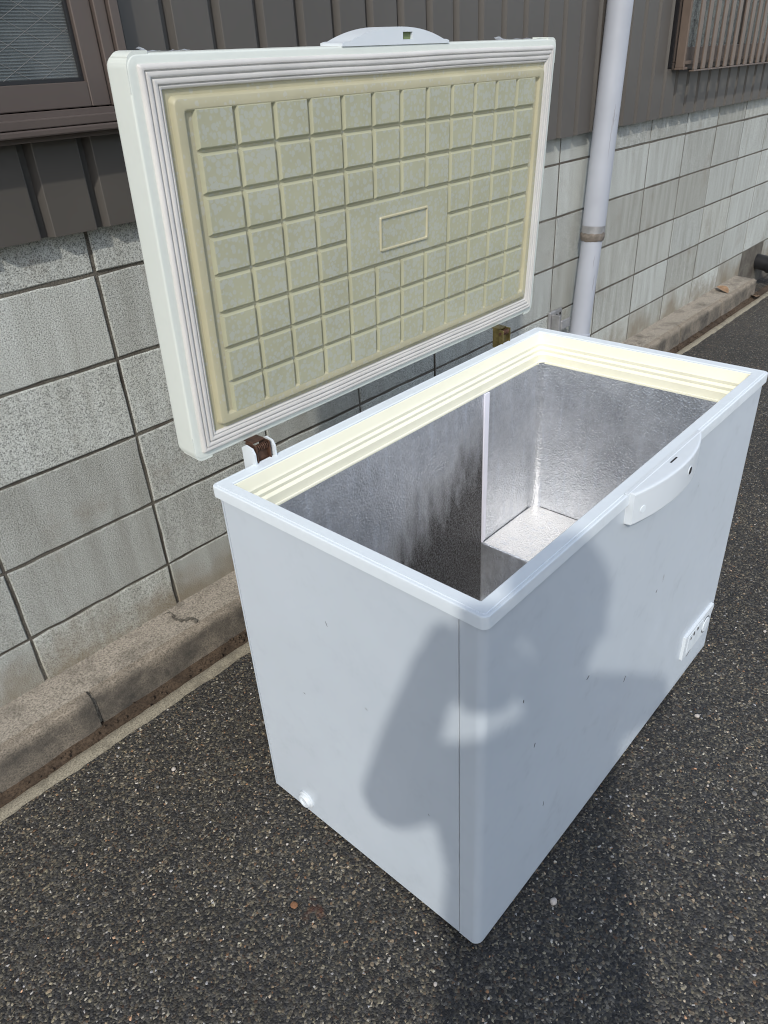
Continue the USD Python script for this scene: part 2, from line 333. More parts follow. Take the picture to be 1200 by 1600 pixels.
M['film'] = mat('clear_film', {'t': ('transparent_bsdf', {}), 'g': ('glossy_bsdf', {'color': (.9, .93, 1), 'roughness': .15}), 'd': ('diffuse_bsdf', {'color': (.6, .65, .7)}),
                               'm0': ('mix_closure', {'fac': .4}), 'm': ('mix_closure', {'fac': .45})},
                [('g.BSDF', 'm0.closure1'), ('d.BSDF', 'm0.closure2'), ('t.BSDF', 'm.closure1'), ('m0.closure', 'm.closure2')], 'm.closure')

# ------------------------------------------------------------------ prim helpers
TAKEN = {}


def numbered(parent, name):
    key = parent + '/' + name
    n = TAKEN.get(key, -1) + 1
    TAKEN[key] = n
    return key if n == 0 else f'{key}_{n:03d}'


def setdata(prim, label=None, cat=None, group=None, kind=None):
    for k, v in (('label', label), ('category', cat), ('group', group), ('kind', kind)):
        if v:
            prim.SetCustomDataByKey(k, v)


def thing(name, label, cat, loc=(0, 0, 0), group=None, kind=None):
    p = numbered('/World', name)
    x = UsdGeom.Xform.Define(stage, p)
    x.AddTranslateOp().Set(Gf.Vec3d(*map(float, loc)))
    setdata(x.GetPrim(), label, cat, group, kind)
    return p


def obj(name, mesh, m, parent='/World', smooth=False, label=None, cat=None, group=None, kind=None):
    p = numbered(parent, name)
    g = usdkit.mesh(stage, p, mesh, M[m] if isinstance(m, str) else m, smooth)
    setdata(g.GetPrim(), label, cat, group, kind)
    return p


# ------------------------------------------------------------------ mesh helpers
def cat_(*ms):
    return trimesh.util.concatenate([m if isinstance(m, trimesh.Trimesh) else trimesh.Trimesh(*m, process=False) for m in ms])


def bx(x0, x1, y0, y1, z0, z1, c=0.0):
    """Box with chamfered edges (hull of a 3-way inset)."""
    if c <= 0:
        b = trimesh.creation.box((x1 - x0, y1 - y0, z1 - z0)); b.apply_translation(((x0 + x1) / 2, (y0 + y1) / 2, (z0 + z1) / 2)); return b
    pts = []
    for sx in (0, 1):
        for sy in (0, 1):
            for sz in (0, 1):
                X, Y, Z = (x0, x1)[sx], (y0, y1)[sy], (z0, z1)[sz]
                ix, iy, iz = (c, -c)[sx], (c, -c)[sy], (c, -c)[sz]
                pts += [(X, Y + iy, Z + iz), (X + ix, Y, Z + iz), (X + ix, Y + iy, Z)]
    return trimesh.Trimesh(*hull(pts), process=False)


def hull(pts):
    h = m3.Manifold.hull_points(np.asarray(pts, np.float64)).to_mesh()
    return np.array(h.vert_properties[:, :3], float), np.array(h.tri_verts, int)


def cyl(p0, p1, r0, r1=None, n=24, caps=True):
    p0, p1 = np.asarray(p0, float), np.asarray(p1, float)
    r1 = r0 if r1 is None else r1
    d = p1 - p0; d /= np.linalg.norm(d)
    a = np.cross(d, [0, 0, 1.0] if abs(d[2]) < .9 else [1.0, 0, 0]); a /= np.linalg.norm(a); b = np.cross(d, a)
    t = np.linspace(0, 2 * np.pi, n, endpoint=False)
    ring = np.outer(np.cos(t), a) + np.outer(np.sin(t), b)
    loops = [p0 + ring * r0, p1 + ring * r1]
    return loft(loops, caps=caps)


def lathe(p0, d, prof, n=28):
    """prof: (distance along d, radius)."""
    p0, d = np.asarray(p0, float), np.asarray(d, float); d = d / np.linalg.norm(d)
    a = np.cross(d, [0, 0, 1.0] if abs(d[2]) < .9 else [1.0, 0, 0]); a /= np.linalg.norm(a); b = np.cross(d, a)
    t = np.linspace(0, 2 * np.pi, n, endpoint=False)
    ring = np.outer(np.cos(t), a) + np.outer(np.sin(t), b)
    return loft([p0 + d * s + ring * max(r, 1e-5) for s, r in prof])


def loft(loops, caps=False, close=False):
    """Quads between successive closed loops of equal length."""
    n, k = len(loops[0]), len(loops)
    v = np.vstack(loops); f = []
    last = k if close else k - 1
    for i in range(last):
        a, b = i * n, ((i + 1) % k) * n
        for j in range(n):
            j2 = (j + 1) % n
            f += [(a + j, a + j2, b + j2), (a + j, b + j2, b + j)]
    if caps:
        c0, c1 = len(v), len(v) + 1
        v = np.vstack([v, np.mean(loops[0], 0), np.mean(loops[-1], 0)])
        o = (k - 1) * n
        for j in range(n):
            j2 = (j + 1) % n
            f += [(c0, j2, j), (c1, o + j, o + j2)]
    m = trimesh.Trimesh(v, f, process=False)
    return m


def rr(x0, y0, x1, y1, r, z=0.0, n=5, per=0):
    """Rounded rectangle loop, counter-clockwise; per: extra points along each side."""
    r = max(min(r, (x1 - x0) / 2 - 1e-4, (y1 - y0) / 2 - 1e-4), 1e-4)
    pts = []
    cs = [(x1 - r, y0 + r, -90), (x1 - r, y1 - r, 0), (x0 + r, y1 - r, 90), (x0 + r, y0 + r, 180)]
    for q, (cx, cy, a0) in enumerate(cs):
        for k in range(n + 1):
            a = math.radians(a0 + 90 * k / n)
            pts.append((cx + r * math.cos(a), cy + r * math.sin(a)))
        if per:
            nx = cs[(q + 1) % 4]; a1 = math.radians(nx[2])
            e = (nx[0] + r * math.cos(a1), nx[1] + r * math.sin(a1)); s = pts[-1]
            for k in range(1, per + 1):
                t = k / (per + 1); pts.append((s[0] + (e[0] - s[0]) * t, s[1] + (e[1] - s[1]) * t))
    p = np.array(pts)
    return np.column_stack([p, np.full(len(p), z)])


def prism_y(poly, y0, y1):
    """Extrude a shapely polygon given in (x, z) along y from y0 to y1."""
    m = trimesh.creation.extrude_polygon(poly, 1.0, engine='earcut')
    v = m.vertices
    m = trimesh.Trimesh(np.column_stack([v[:, 0], y1 - (y1 - y0) * v[:, 2], v[:, 1]]), m.faces, process=False)
    return m


def fix(m):
    m = m.copy(); m.merge_vertices(); trimesh.repair.fix_normals(m); return m


# ================================================================== GROUND
def ground():
    xs = np.unique(np.r_[-300, -60, -15, np.linspace(-6, 12, 37), 30, 80, 300]); ys = np.unique(np.r_[-300, -60, -20, np.linspace(-8, -0.19, 24)])
    X, Y = np.meshgrid(xs, ys); n, k = X.shape
    near = np.clip(1 - np.hypot(X - 1, Y + 1) / 9, 0, 1)
    Z = (meshkit.fbm(np.stack([X * 1.2, Y * 1.2, X * 0], -1), 3, 3) - .5) * .008 * near
    Z[(np.abs(X - .75) < .9) & (np.abs(Y + .9) < .6)] *= .3
    Z -= .002
    v = np.column_stack([X.ravel(), Y.ravel(), Z.ravel()]); f = []
    for i in range(n - 1):
        for j in range(k - 1):
            a = i * k + j; f += [(a, a + 1, a + k + 1), (a, a + k + 1, a + k)]
    return trimesh.Trimesh(v, f, process=False)


obj('asphalt_ground', ground(), 'asphalt', smooth=True, kind='structure')
far = trimesh.Trimesh([(-300, -.19, -.02), (300, -.19, -.02), (300, 300, -.02), (-300, 300, -.02)], [(0, 1, 2), (0, 2, 3)], process=False)
obj('yard_ground', far, 'asphalt', kind='structure')


def wavy_strip(profile, x0, x1, nx, amp, seed, ragged=0.0):
    """profile: list of (y, z); swept along x with small wobble."""
    xs = np.linspace(x0, x1, nx); P = np.array(profile); k = len(P)
    X, J = np.meshgrid(xs, np.arange(k), indexing='ij')
    w = (meshkit.fbm(np.stack([X * 9, J * 3.1, X * 0 + seed], -1), 3, seed) - .5) * amp
    w2 = (meshkit.fbm(np.stack([X * 26, J * 5.7, X * 0 + seed + 9], -1), 3, seed + 5) - .5) * amp
    v = np.stack([X, P[:, 0][None] + w2 * (1 + ragged * (J == 0)), P[:, 1][None] + w], -1).reshape(-1, 3)
    f = []
    for i in range(nx - 1):
        for j in range(k - 1):
            a = i * k + j; f += [(a, a + k, a + k + 1), (a, a + k + 1, a + 1)]
    return trimesh.Trimesh(v, f, process=False)


obj('concrete_strip', wavy_strip([(-.203, -.004), (-.197, .006), (-.185, .008), (-.173, .007), (-.168, .000)], -1.0, 7, 700, .005, 11, 1.5), 'strip', smooth=40, kind='structure')
obj('gutter_soil', wavy_strip([(-.172, .002), (-.162, .004), (-.150, .010), (-.141, .014), (-.128, .018)], -1.0, 7, 700, .010, 21), 'soil', smooth=40, kind='structure')

# ledge and kerb
kerb = thing('kerb', None, None, kind='structure')
obj('mortar_ledge', wavy_strip([(-.107, .02), (-.1065, .1125), (-.090, .1155), (-.05, .1175), (-.015, .1195), (.004, .124)], -1.0, 4.75, 560, .005, 31), 'ledge', kerb, smooth=50)
# a crack across the ledge, as in old mortar
ck = []
cx = 0.385
for t in np.linspace(0, 1, 14):
    y = -.002 - t * .104
    ck.append((.345 + .035 * t + .012 * math.sin(t * 9) + rng.normal(0, .003), y))
cm = []
for (xa, ya), (xb, yb_) in zip(ck[:-1], ck[1:]):
    cm.append(bx(min(xa, xb) - .0006, max(xa, xb) + .0006, min(ya, yb_) - .0005, max(ya, yb_), .112, .1205 + .0012))
obj('crack', cat_(*cm), 'mortar', kerb)


def kerb_stone(x0, x1, y0, seed):
    nx = 26; xs = np.linspace(x0, x1, nx); loops = []
    r = np.random.default_rng(seed)
    prof = np.array([(y0 - .001, -.03), (y0, .095), (y0 + .004, .110), (y0 + .011, .1145), (-.108, .1150), (-.108, -.03)])
    for i, x in enumerate(xs):
        p = prof.copy()
        w = meshkit.fbm(np.array([[x * 14, q * 3.3, seed * .7] for q in range(6)]), 3, seed) - .5
        p[:4, 0] += w[:4] * .006; p[1:4, 1] += w[:3] * .008
        if i in (0, nx - 1):
            p[1:4, 0] += .004; p[2:4, 1] -= .004
        loops.append(np.column_stack([np.full(6, x + r.normal(0, .0006)), p]))
    return fix(loft(loops, caps=True))


edges = [.05 + .59 * k for k in range(-2, 9)]
for i in range(len(edges) - 1):
    y0 = -.141 if edges[i + 1] < .1 else -.1345 + rng.normal(0, .001)
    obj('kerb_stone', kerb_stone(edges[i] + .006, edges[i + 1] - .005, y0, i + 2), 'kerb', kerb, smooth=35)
obj('joint_fill', cat_(*[bx(e - .007, e + .008, -.127, -.109, -.02, .104) for e in edges]), 'ledge', kerb)

# ================================================================== BLOCK WALL
wall = thing('block_wall', 'grey concrete block base wall with straight joints under the brown metal siding', 'wall')
obj('mortar_bed', bx(-1.2, 1.598, .0042, .15, -.05, 1.25), 'mortar', wall)
obj('mortar_bed', bx(1.6, 7, .0012, .15, -.05, 1.25), 'mortar', wall)
ZL = [.095, .26, .46, .66, .86, 1.06, 1.235]


def block(x0, x1, z0, z1, seed, y):
    r = np.random.default_rng(seed)
    near = x0 < 1.3
    n = 9 if near else 4
    def edge(a, b, n):
        t = np.linspace(0, 1, n, endpoint=False); return np.array(a) + np.outer(t, np.array(b) - np.array(a))
    g = .0044
    c = [(x0 + g, z0 + g), (x1 - g, z0 + g), (x1 - g, z1 - g), (x0 + g, z1 - g)]
    out = np.vstack([edge(c[i], c[(i + 1) % 4], n if i % 2 == 0 else max(n // 2, 2)) for i in range(4)])
    out = out + r.normal(0, .0009 if near else .0006, out.shape)
    ctr = out.mean(0)
    face = out + np.sign(ctr - out) * (.0026 if x0 < 1.5 else .0012) * np.minimum(1, np.abs(ctr - out) / .01)
    back, mid, fr = (np.column_stack([q[:, 0], np.full(len(q), yy_), q[:, 1]]) for q, yy_ in ((out, .03), (out, y + (.003 if x0 < 1.5 else .0011)), (face, y)))
    return fix(loft([back, mid, fr], caps=True))


for i in range(6):
    for k in range(-2, 16):
        obj('block', block(.4 * k, .4 * (k + 1), ZL[i], ZL[i + 1], 100 * i + k + 50, rng.normal(0, .0007)), 'block' if rng.random() < .7 else 'block2', wall)

# ================================================================== HOUSE
house = thing('house', 'house wall clad in dark brown ribbed metal siding with brown aluminium windows', 'house')
ZC = 1.157
YC = -.032
# openings: left window x -0.75..0.545, z 1.345..2.35 ; right window x 3.20..4.75, z 1.345..2.2
WL = (-.75, .548, 1.352, 2.3)
WR = (3.262, 4.85, 1.352, 2.15)


def panel(x0, z0, z1, nz=2):
    """One siding board: flat crest, then a shallow groove, folded from one sheet."""
    prof = [(x0, YC), (x0 + .0015, YC - .0012), (x0 + .094, YC - .0012), (x0 + .0965, YC), (x0 + .103, YC + .018), (x0 + .1165, YC + .018), (x0 + .1262, YC)]
    k = len(prof); v = []
    for z in np.linspace(z0, z1, nz):
        v += [(x, y, z) for x, y in prof]
    v += [(x, y + .0025, z0 + .0005) for x, y in prof]
    f = []
    for i in range(nz - 1):
        for j in range(k - 1):
            a = i * k + j; f += [(a, a + 1, a + k + 1), (a, a + k + 1, a + k)]
    o = nz * k
    for j in range(k - 1):
        f += [(j + 1, j, o + j), (j + 1, o + j, o + j + 1)]
    return trimesh.Trimesh(v, f, process=False)


ZT = 3.4
for k in range(-11, 46):
    x0 = .3165 + .1262 * k
    for z0, z1 in ([(ZC, WL[2] - .004), (WL[3], ZT)] if x0 + .06 < WL[1] else [(ZC, WR[2] - .004), (WR[3], ZT)] if WR[0] < x0 + .07 < WR[1] else [(ZC, ZT)]):
        obj('siding_panel', panel(x0, z0 + rng.normal(0, .0008), z1), 'siding', house, smooth=20)
# sheathing behind the siding, with the window openings left out
for a, b, c, d in ((-1.2, WL[0], 1.236, ZT), (WL[0], WL[1], 1.236, WL[2] - .03), (WL[0], WL[1], WL[3], ZT), (WL[1], WR[0], 1.236, ZT), (WR[0], WR[1], 1.236, WR[2] - .03), (WR[0], WR[1], WR[3], ZT), (WR[1], 7, 1.236, ZT)):
    obj('wall_board', bx(a, b, -.011, .12, c, d), 'dark', house)
obj('room_wall', cat_(bx(-1.2, 7, 1.2, 1.25, 1.2, ZT), bx(-1.2, 7, .12, 1.2, 1.15, 1.2), bx(-1.2, 7, .12, 1.2, ZT - .05, ZT), bx(-1.25, -1.2, .12, 1.25, 1.2, ZT), bx(7, 7.05, .12, 1.25, 1.2, ZT)), 'room', house)
obj('roof', cat_(bx(-1.5, 7.3, -.40, 1.5, ZT, ZT + .12)), 'siding', house)

# left window
x0, x1, z0, z1 = WL
w1 = obj('window', cat_(bx(x1 - .049, x1 - .024, -.062, .06, z0 + .035, z1, .0015), bx(x1 - .022, x1 - .002, -.072, .06, z0 + .035, z1, .0015), bx(x0, x0 + .045, -.062, .06, z0 + .035, z1, .0015),
                        bx(x0 + .045, x1 - .05, -.06, .06, z1 - .04, z1, .0015), bx(x0 + .045, x1 - .05, -.060, .06, z0 + .022, z0 + .034, .001)), 'frame', house)
obj('sill', cat_(bx(x0 - .02, x1 + .004, -.090, -.03, z0 + .0075, z0 + .023, .0015), bx(x0 - .02, x1 + .004, -.094, -.03, z0 - .006, z0 + .006, .0025), bx(x0 - .01, x1 - .002, -.070, -.03, z0 - .016, z0 - .007, .001)), 'frame', w1)
obj('sash', cat_(bx(x0 + .05, x1 - .092, -.050, .0, z0 + .036, z0 + .080, .0015), bx(x1 - .092, x1 - .051, -.052, .0, z0 + .036, z1 - .042, .0015), bx(x0 + .05, x0 + .09, -.05, 0, z0 + .08, z1 - .042, .0015)), 'frame', w1)
obj('glazing_bead', cat_(bx(x0 + .09, x1 - .0995, -.0405, -.032, z0 + .0805, z0 + .087), bx(x1 - .099, x1 - .0925, -.041, -.032, z0 + .0805, z1 - .045)), 'black', w1)
obj('pane', bx(x0 + .08, x1 - .09, -.034, -.029, z0 + .07, z1 - .04), 'pane', w1)
# wires in the glass, a lozenge net just behind the surface
wm = []
zc0, zc1, xa, xb = z0 + .085, z1 - .05, x1 - .72, x1 - .10
for s in (-1, 1):
    for q in np.arange(-1.6, 1.8, .042):
        p, e = [], None
        a0 = np.array([xa, zc0 + q]); dirv = np.array([1, .55 * s])
        t = np.linspace(0, xb - xa, 90)
        pts = a0 + np.outer(t, dirv); ok = (pts[:, 1] > zc0) & (pts[:, 1] < zc1)
        if ok.sum() > 2:
            pa, pb = pts[ok][0], pts[ok][-1]
            wm.append(cyl((pa[0], -.0345, pa[1]), (pb[0], -.0345, pb[1]), .0003, n=5))
obj('wire_mesh', cat_(*wm), 'wire', w1)
obj('curtain', bx(x0 + .1, x1 - .1, .05, .055, z0 + .05, z1), 'room', w1)
# black upright strips added as the shade in the gap between window and siding
obj('edge_trim', bx(x1 + .004, x1 + .020, YC - .004, -.012, z0 - .002, z1), 'black', house)
obj('edge_trim', bx(WR[0] - .016, WR[0] - .004, YC - .004, -.012, WR[2] - .002, WR[3]), 'black', house)

# right window with its grille
x0, x1, z0, z1 = WR
w2 = obj('window', cat_(bx(x0 - .002, x0 + .03, -.055, .06, z0 + .02, z1, .0015), bx(x1 - .03, x1, -.055, .06, z0 + .02, z1, .0015), bx(x0 + .03, x1 - .03, -.055, .06, z1 - .04, z1, .0015), bx(x0 - .004, x1 + .004, -.075, .06, z0 - .008, z0 + .019, .0015)), 'frame', house)
obj('sash', cat_(bx(x0 + .032, x0 + .80, -.045, -.015, z0 + .021, z0 + .075, .0015), bx(x0 + .032, x0 + .075, -.045, -.015, z0 + .075, z1 - .042, .0015), bx(x0 + .755, x0 + .80, -.045, -.015, z0 + .075, z1 - .042, .0015),
               bx(x0 + .76, x1 - .035, -.012, .02, z0 + .021, z0 + .075, .0015), bx(x0 + .802, x0 + .84, -.012, .02, z0 + .075, z1 - .042, .0015)), 'frame', w2)
obj('pane', bx(x0 + .07, x0 + .76, -.032, -.028, z0 + .07, z1 - .04), 'pane2', w2)
obj('pane', bx(x0 + .83, x1 - .03, .002, .006, z0 + .07, z1 - .04), 'pane2', w2)
obj('curtain', bx(x0 + .04, x1 - .04, .09, .095, z0 + .02, z1), 'curtain', w2)
gx0 = 3.290
gr = obj('grille_frame', cat_(bx(gx0 - .03, x1 - .02, -.088, -.076, 1.362, 1.376, .001), bx(gx0 - .03, x1 - .02, -.088, -.076, z1 - .05, z1 - .03, .001), bx(gx0 - .05, gx0 - .034, -.094, -.056, 1.352, z1 - .02, .0015),
                              bx(gx0 - .052, gx0 - .012, -.097, -.055, 1.343, 1.352, .0012), bx(gx0, x1 - .02, -.122, -.100, 1.334, 1.3395, .0012)), 'grille', house)
for k in range(18):
    xk = gx0 + .0865 * k
    obj('grille_bar', bx(xk, xk + .037, -.121, -.113, 1.340, z1 - .015, .0015), 'grille', gr)

# ================================================================== DOWNPIPE
dp = thing('downpipe', 'grey plastic rainwater downpipe standing against the block wall', 'downpipe')
pT, pM, pB = np.array([2.78, -.105, 3.38]), np.array([2.566, -.082, .765]), np.array([2.525, -.080, .36])
pT = pM + (np.array([2.620, -.084, 1.6]) - pM) / (1.6 - .765) * (3.38 - .765)
d = (pT - pM) / np.linalg.norm(pT - pM)
obj('upper_pipe', cyl(pM - d * .005, pT, .0475, n=40, caps=False), 'pipe', dp, smooth=60)
d2 = (pM - pB) / np.linalg.norm(pM - pB)
obj('lower_pipe', lathe(pB - d2 * .36, d2, [(0, .043), (.36, .043), (.36 + np.linalg.norm(pM - pB), .043)], 40), 'pipe', dp, smooth=40)
obj('socket', lathe(pB - d2 * .06, d2, [(0, .044), (.0, .0485), (.05, .0485), (.058, .0475), (.060, .0435)], 40), 'pipe', dp, smooth=30)
for k, (h, a, ln, w) in enumerate(((.40, -2.05, .09, .0016), (.43, -1.95, .03, .0022), (.445, -1.85, .028, .0018), (.30, -2.15, .16, .0010), (-.22, -1.9, .07, .0014), (-.12, -2.2, .05, .0012))):
    c0 = pM + (d if h > 0 else d2) * h; rad_ = .0476 if h > 0 else .0431
    q = []
    for t_ in np.linspace(0, 1, 7):
        aa = a + .10 * t_ * (1 if k in (1, 2) else .12); cc = c0 + (d if h > 0 else d2) * ln * (t_ if k not in (1, 2) else .35 * t_)
        q.append(cc + np.array([math.cos(aa), math.sin(aa), 0]) * rad_)
    v, f = [], []
    for t_, p_ in enumerate(q):
        ww = w * math.sin(math.pi * (t_ + .4) / 6.8); side = np.array([-math.sin(a), math.cos(a), 0]) if k not in (1, 2) else np.array([0, 0, 1.0])
        v += [p_ - side * ww / 2, p_ + side * ww / 2]
    for t_ in range(6):
        o = t_ * 2; f += [(o, o + 1, o + 3), (o, o + 3, o + 2)]
    obj('scratch', trimesh.Trimesh(v, f, process=False), 'tape', dp)
# ragged sealant band round the joint
tl = []
t = np.linspace(0, 2 * np.pi, 60, endpoint=False)
for j, (h, rad) in enumerate([(-.016, .0435), (-.014, .0475), (.000, .0505), (.010, .0510), (.017, .0485), (.0175, .0475)]):
    jit = (meshkit.fbm(np.stack([np.cos(t) * 3, np.sin(t) * 3, t * 0 + j * .6], -1), 3, 5) - .5) * .014
    tl.append(pM + np.outer(np.cos(t), [1, 0, 0]) * (rad + jit[:, None] * .35) + np.outer(np.sin(t), [0, 1, 0]) * (rad + jit[:, None] * .35) + np.outer(np.full(60, h) + jit, [0, 0, 1]))
obj('sealant_band', loft(tl), 'tape', dp, smooth=40)
obj('collar', cyl(pM + d * .014, pM + d * .044, .0482, n=40), 'galv', dp, smooth=40)
br = cat_(bx(2.375, 2.475, -.016, -.001, .38, .475, .004), bx(2.385, 2.400, -.055, -.016, .385, .465, .003), bx(2.40, 2.475, -.060, -.050, .40, .44, .003))
brk = obj('bracket', br, 'galv', dp)
for q in (2.425, 2.455):
    obj('screw', cyl((q, -.016, .455), (q, -.0195, .455), .005, n=10), 'black', brk)

dr = thing('drain_outlet', 'short black drain pipe end beside the far end of the kerb', 'drain pipe', (5.13, -.09, .14))
obj('pipe', lathe((0, .11, 0), (0, -1, -.12), [(0, .050), (.10, .050), (.10, .058), (.16, .058), (.16, .048), (.02, .046)], 28), 'black', dr, smooth=40)

# ================================================================== CHEST FREEZER
FX, FY = .2144, -1.2
L, D, H = 1.0796, .5985, .8036
fz = thing('chest_freezer', 'white chest freezer with its lid standing open on the asphalt', 'chest freezer', (FX, FY, 0))
BI = .0048   # cabinet is set in behind the rim
ZB = .010
ZR = .7805   # underside of the rim
# front sheet wraps round both front corners; open at the back
def wrap_sheet():
    x0_, x1_, y0_, r = BI, L - BI, BI, .015
    pts = [(x0_ + .0005, .0475), (x0_, .0465)]
    for k in range(9):
        a = math.pi + math.pi / 2 * k / 8; pts.append((x0_ + r + r * math.cos(a), y0_ + r + r * math.sin(a)))
    nx = 24
    for k in range(1, nx):
        xk = x0_ + r + (x1_ - x0_ - 2 * r) * k / nx; pts.append((xk, y0_))
    for k in range(9):
        a = -math.pi / 2 + math.pi / 2 * k / 8; pts.append((x1_ - r + r * math.cos(a), y0_ + r + r * math.sin(a)))
    pts += [(x1_, .0465), (x1_ - .0005, .0475)]
    zs = np.r_[ZB, ZB + .003, np.linspace(.03, ZR - .006, 16), ZR - .002]
    v, f = [], []
    for i, z in enumerate(zs):
        for (x, y) in pts:
            off = .002 if i == 0 else 0
            w = (meshkit.fbm(np.array([[x * 5, z * 5, 1.3]]), 2, 4)[0] - .5) * .0016 if y == y0_ else 0
            v.append((x, y + off + w, z))
    k = len(pts)
    for i in range(len(zs) - 1):
        for j in range(k - 1):
            a = i * k + j; f += [(a, a + 1, a + k + 1), (a, a + k + 1, a + k)]
    return trimesh.Trimesh(v, f, process=False)


obj('front_panel', wrap_sheet(), 'enamel', fz, smooth=35)
ys0, ys1 = .0492, .5748
obj('left_panel', bx(BI + .0006, BI + .012, ys0, ys1, ZB, ZR - .001, .0008), 'enamel', fz)
obj('right_panel', bx(L - BI - .012, L - BI - .0006, ys0, ys1, ZB, ZR - .001, .0008), 'enamel', fz)
bp = loft([np.vstack([[(BI + .0002, .5758, z), (BI + .0002, D - BI - .014, z), (BI + .014, D - BI, z), (L - BI - .014, D - BI, z), (L - BI - .0002, D - BI - .014, z), (L - BI - .0002, .5758, z)]]) for z in (ZB, ZR - .001)])
obj('back_panel', fix(bp), 'enamel', fz)
obj('inner_core', cat_(bx(BI + .013, .032, .012, D - .012, ZB + .004, ZR), bx(.032, L - .032, .012, .032, ZB + .004, ZR), bx(L - .032, L - BI - .013, .012, D - .012, ZB + .004, ZR), bx(.032, L - .032, D - .032, D - .012, ZB + .004, ZR),
                       bx(.02, L - .02, .02, D - .02, ZB + .002, .06)), 'seam', fz)
for fxx in (.05, L - .05):
    for fyy in (.05, D - .05):
        obj('foot', lathe((fxx, fyy, 0.0005), (0, 0, 1), [(0, .0), (0, .018), (.012, .018)], 16), 'black', fz)
# rim
RW = .0285
rim_prof = [(RW, ZR + .004), (RW, H - .0018), (RW - .0018, H - .0002), (.0078, H), (.0066, H - .0012), (.0054, H - .0002), (.0020, H - .0004), (.0007, H - .0012), (.0, H - .0034), (.0002, ZR + .0012), (.0014, ZR), (RW, ZR + .004)]
obj('rim', loft([rr(o, o, L - o, D - o, .012 - min(o, .010), z, 6) for o, z in rim_prof]), 'rim', fz, smooth=28)
# cream collar inside the rim
col = [(RW - .001, H - .0035), (RW + .0008, H - .005), (.0330, H - .024), (.0365, H - .0285), (.0358, H - .0345), (.0352, H - .0365), (.0402, H - .0415), (.0396, H - .0470), (.0388, H - .0490), (.0440, H - .0545), (.0436, H - .066), (.0448, H - .0725), (.0475, H - .0745), (.0475, H - .078)]
cl = []
for o, z in col:
    cl.append(rr(o, o, L - o, D - o, .008 + (o - RW) * .8, z, 6))
obj('collar', loft(cl), 'cream', fz, smooth=38)
# aluminium liner
LI = .0468
zf, zst, xs_ = .085, .284, .772
ri = .026
cls = [rr(LI, LI, L - LI, D - LI, ri, z, 8) for z in np.linspace(zf - .002, H - .0735, 6)]


def cut_liner(which):
    """The liner's inner faces, split into its wall sheets."""
    loop = rr(LI, LI, L - LI, D - LI, ri, 0, 8)
    sel = {'back': [], 'right': [], 'front': [], 'left': []}
    n = len(loop)
    for j in range(n):
        mid = (loop[j] + loop[(j + 1) % n]) / 2
        if mid[1] > D - LI - .0005: sel['back'].append(j)
        elif mid[1] < LI + .0005: sel['front'].append(j)
        elif mid[0] > L / 2: sel['right'].append(j)
        else: sel['left'].append(j)
    v, f = [], []
    z0_, z1_ = zf - .002, H - .0735
    for j in sel[which]:
        a, b = loop[j], loop[(j + 1) % n]; o = len(v)
        v += [(a[0], a[1], z0_), (b[0], b[1], z0_), (b[0], b[1], z1_), (a[0], a[1], z1_)]
        f += [(o, o + 2, o + 1), (o, o + 3, o + 2)]
    m = trimesh.Trimesh(v, f, process=False); m.merge_vertices(); return m


obj('liner_wall', cut_liner('back'), 'foil_blotched', fz, smooth=60, label='back liner wall with a dark patch')
obj('liner_wall', cut_liner('right'), 'foil', fz, smooth=60)
obj('liner_wall', cut_liner('front'), 'foil', fz, smooth=60)
obj('liner_wall', cut_liner('left'), 'foil', fz, smooth=60)
obj('liner_floor', bx(LI - .005, xs_ - .0005, LI - .005, D - LI + .005, zf - .01, zf), 'foil', fz)
step = loft([np.array([(xs_, y, zf - .004), (xs_, y, zst - .006), (xs_ + .002, y, zst - .0015), (xs_ + .006, y, zst), (L - LI + .004, y, zst), (L - LI + .004, y, zf - .004)]) for y in (LI - .004, D - LI - .0015)], caps=True)
obj('compressor_step', fix(step), 'foil', fz, smooth=40)
obj('step_top', bx(xs_ + .007, L - LI - .002, LI + .002, D - LI - .0045, zst - .004, zst + .0006), 'foil_sunlit', fz)
obj('step_joint', cat_(bx(xs_ + .008, L - LI - ri, D - LI - .0014, D - LI - .0002, zst - .001, zst + .0016), bx(L - LI - .0014, L - LI - .0002, LI + ri, D - LI - ri, zst - .001, zst + .0016)), 'seam', fz)
ds = np.array([(xs_ - .001, zst + .004), (xs_ + .013, zst + .010), (xs_ + .020, H - .080), (xs_ + .0005, H - .080)])
obj('divider_strip', prism_y(Polygon(ds), D - LI - .0045, D - LI - .0004), 'strip_white', fz)

# lock handle on the front edge
def arc_y(x):
    t = (x - .408) / (.700 - .408)
    pts = [(0, .0085), (.06, .0135), (.2, .0225), (.38, .0285), (.52, .0300), (.66, .0275), (.8, .0205), (.92, .0105), (1, .001)]
    return -np.interp(t, *zip(*pts)) if False else -float(np.polyval(np.polyfit([p[0] for p in pts], [p[1] for p in pts], 4), t))


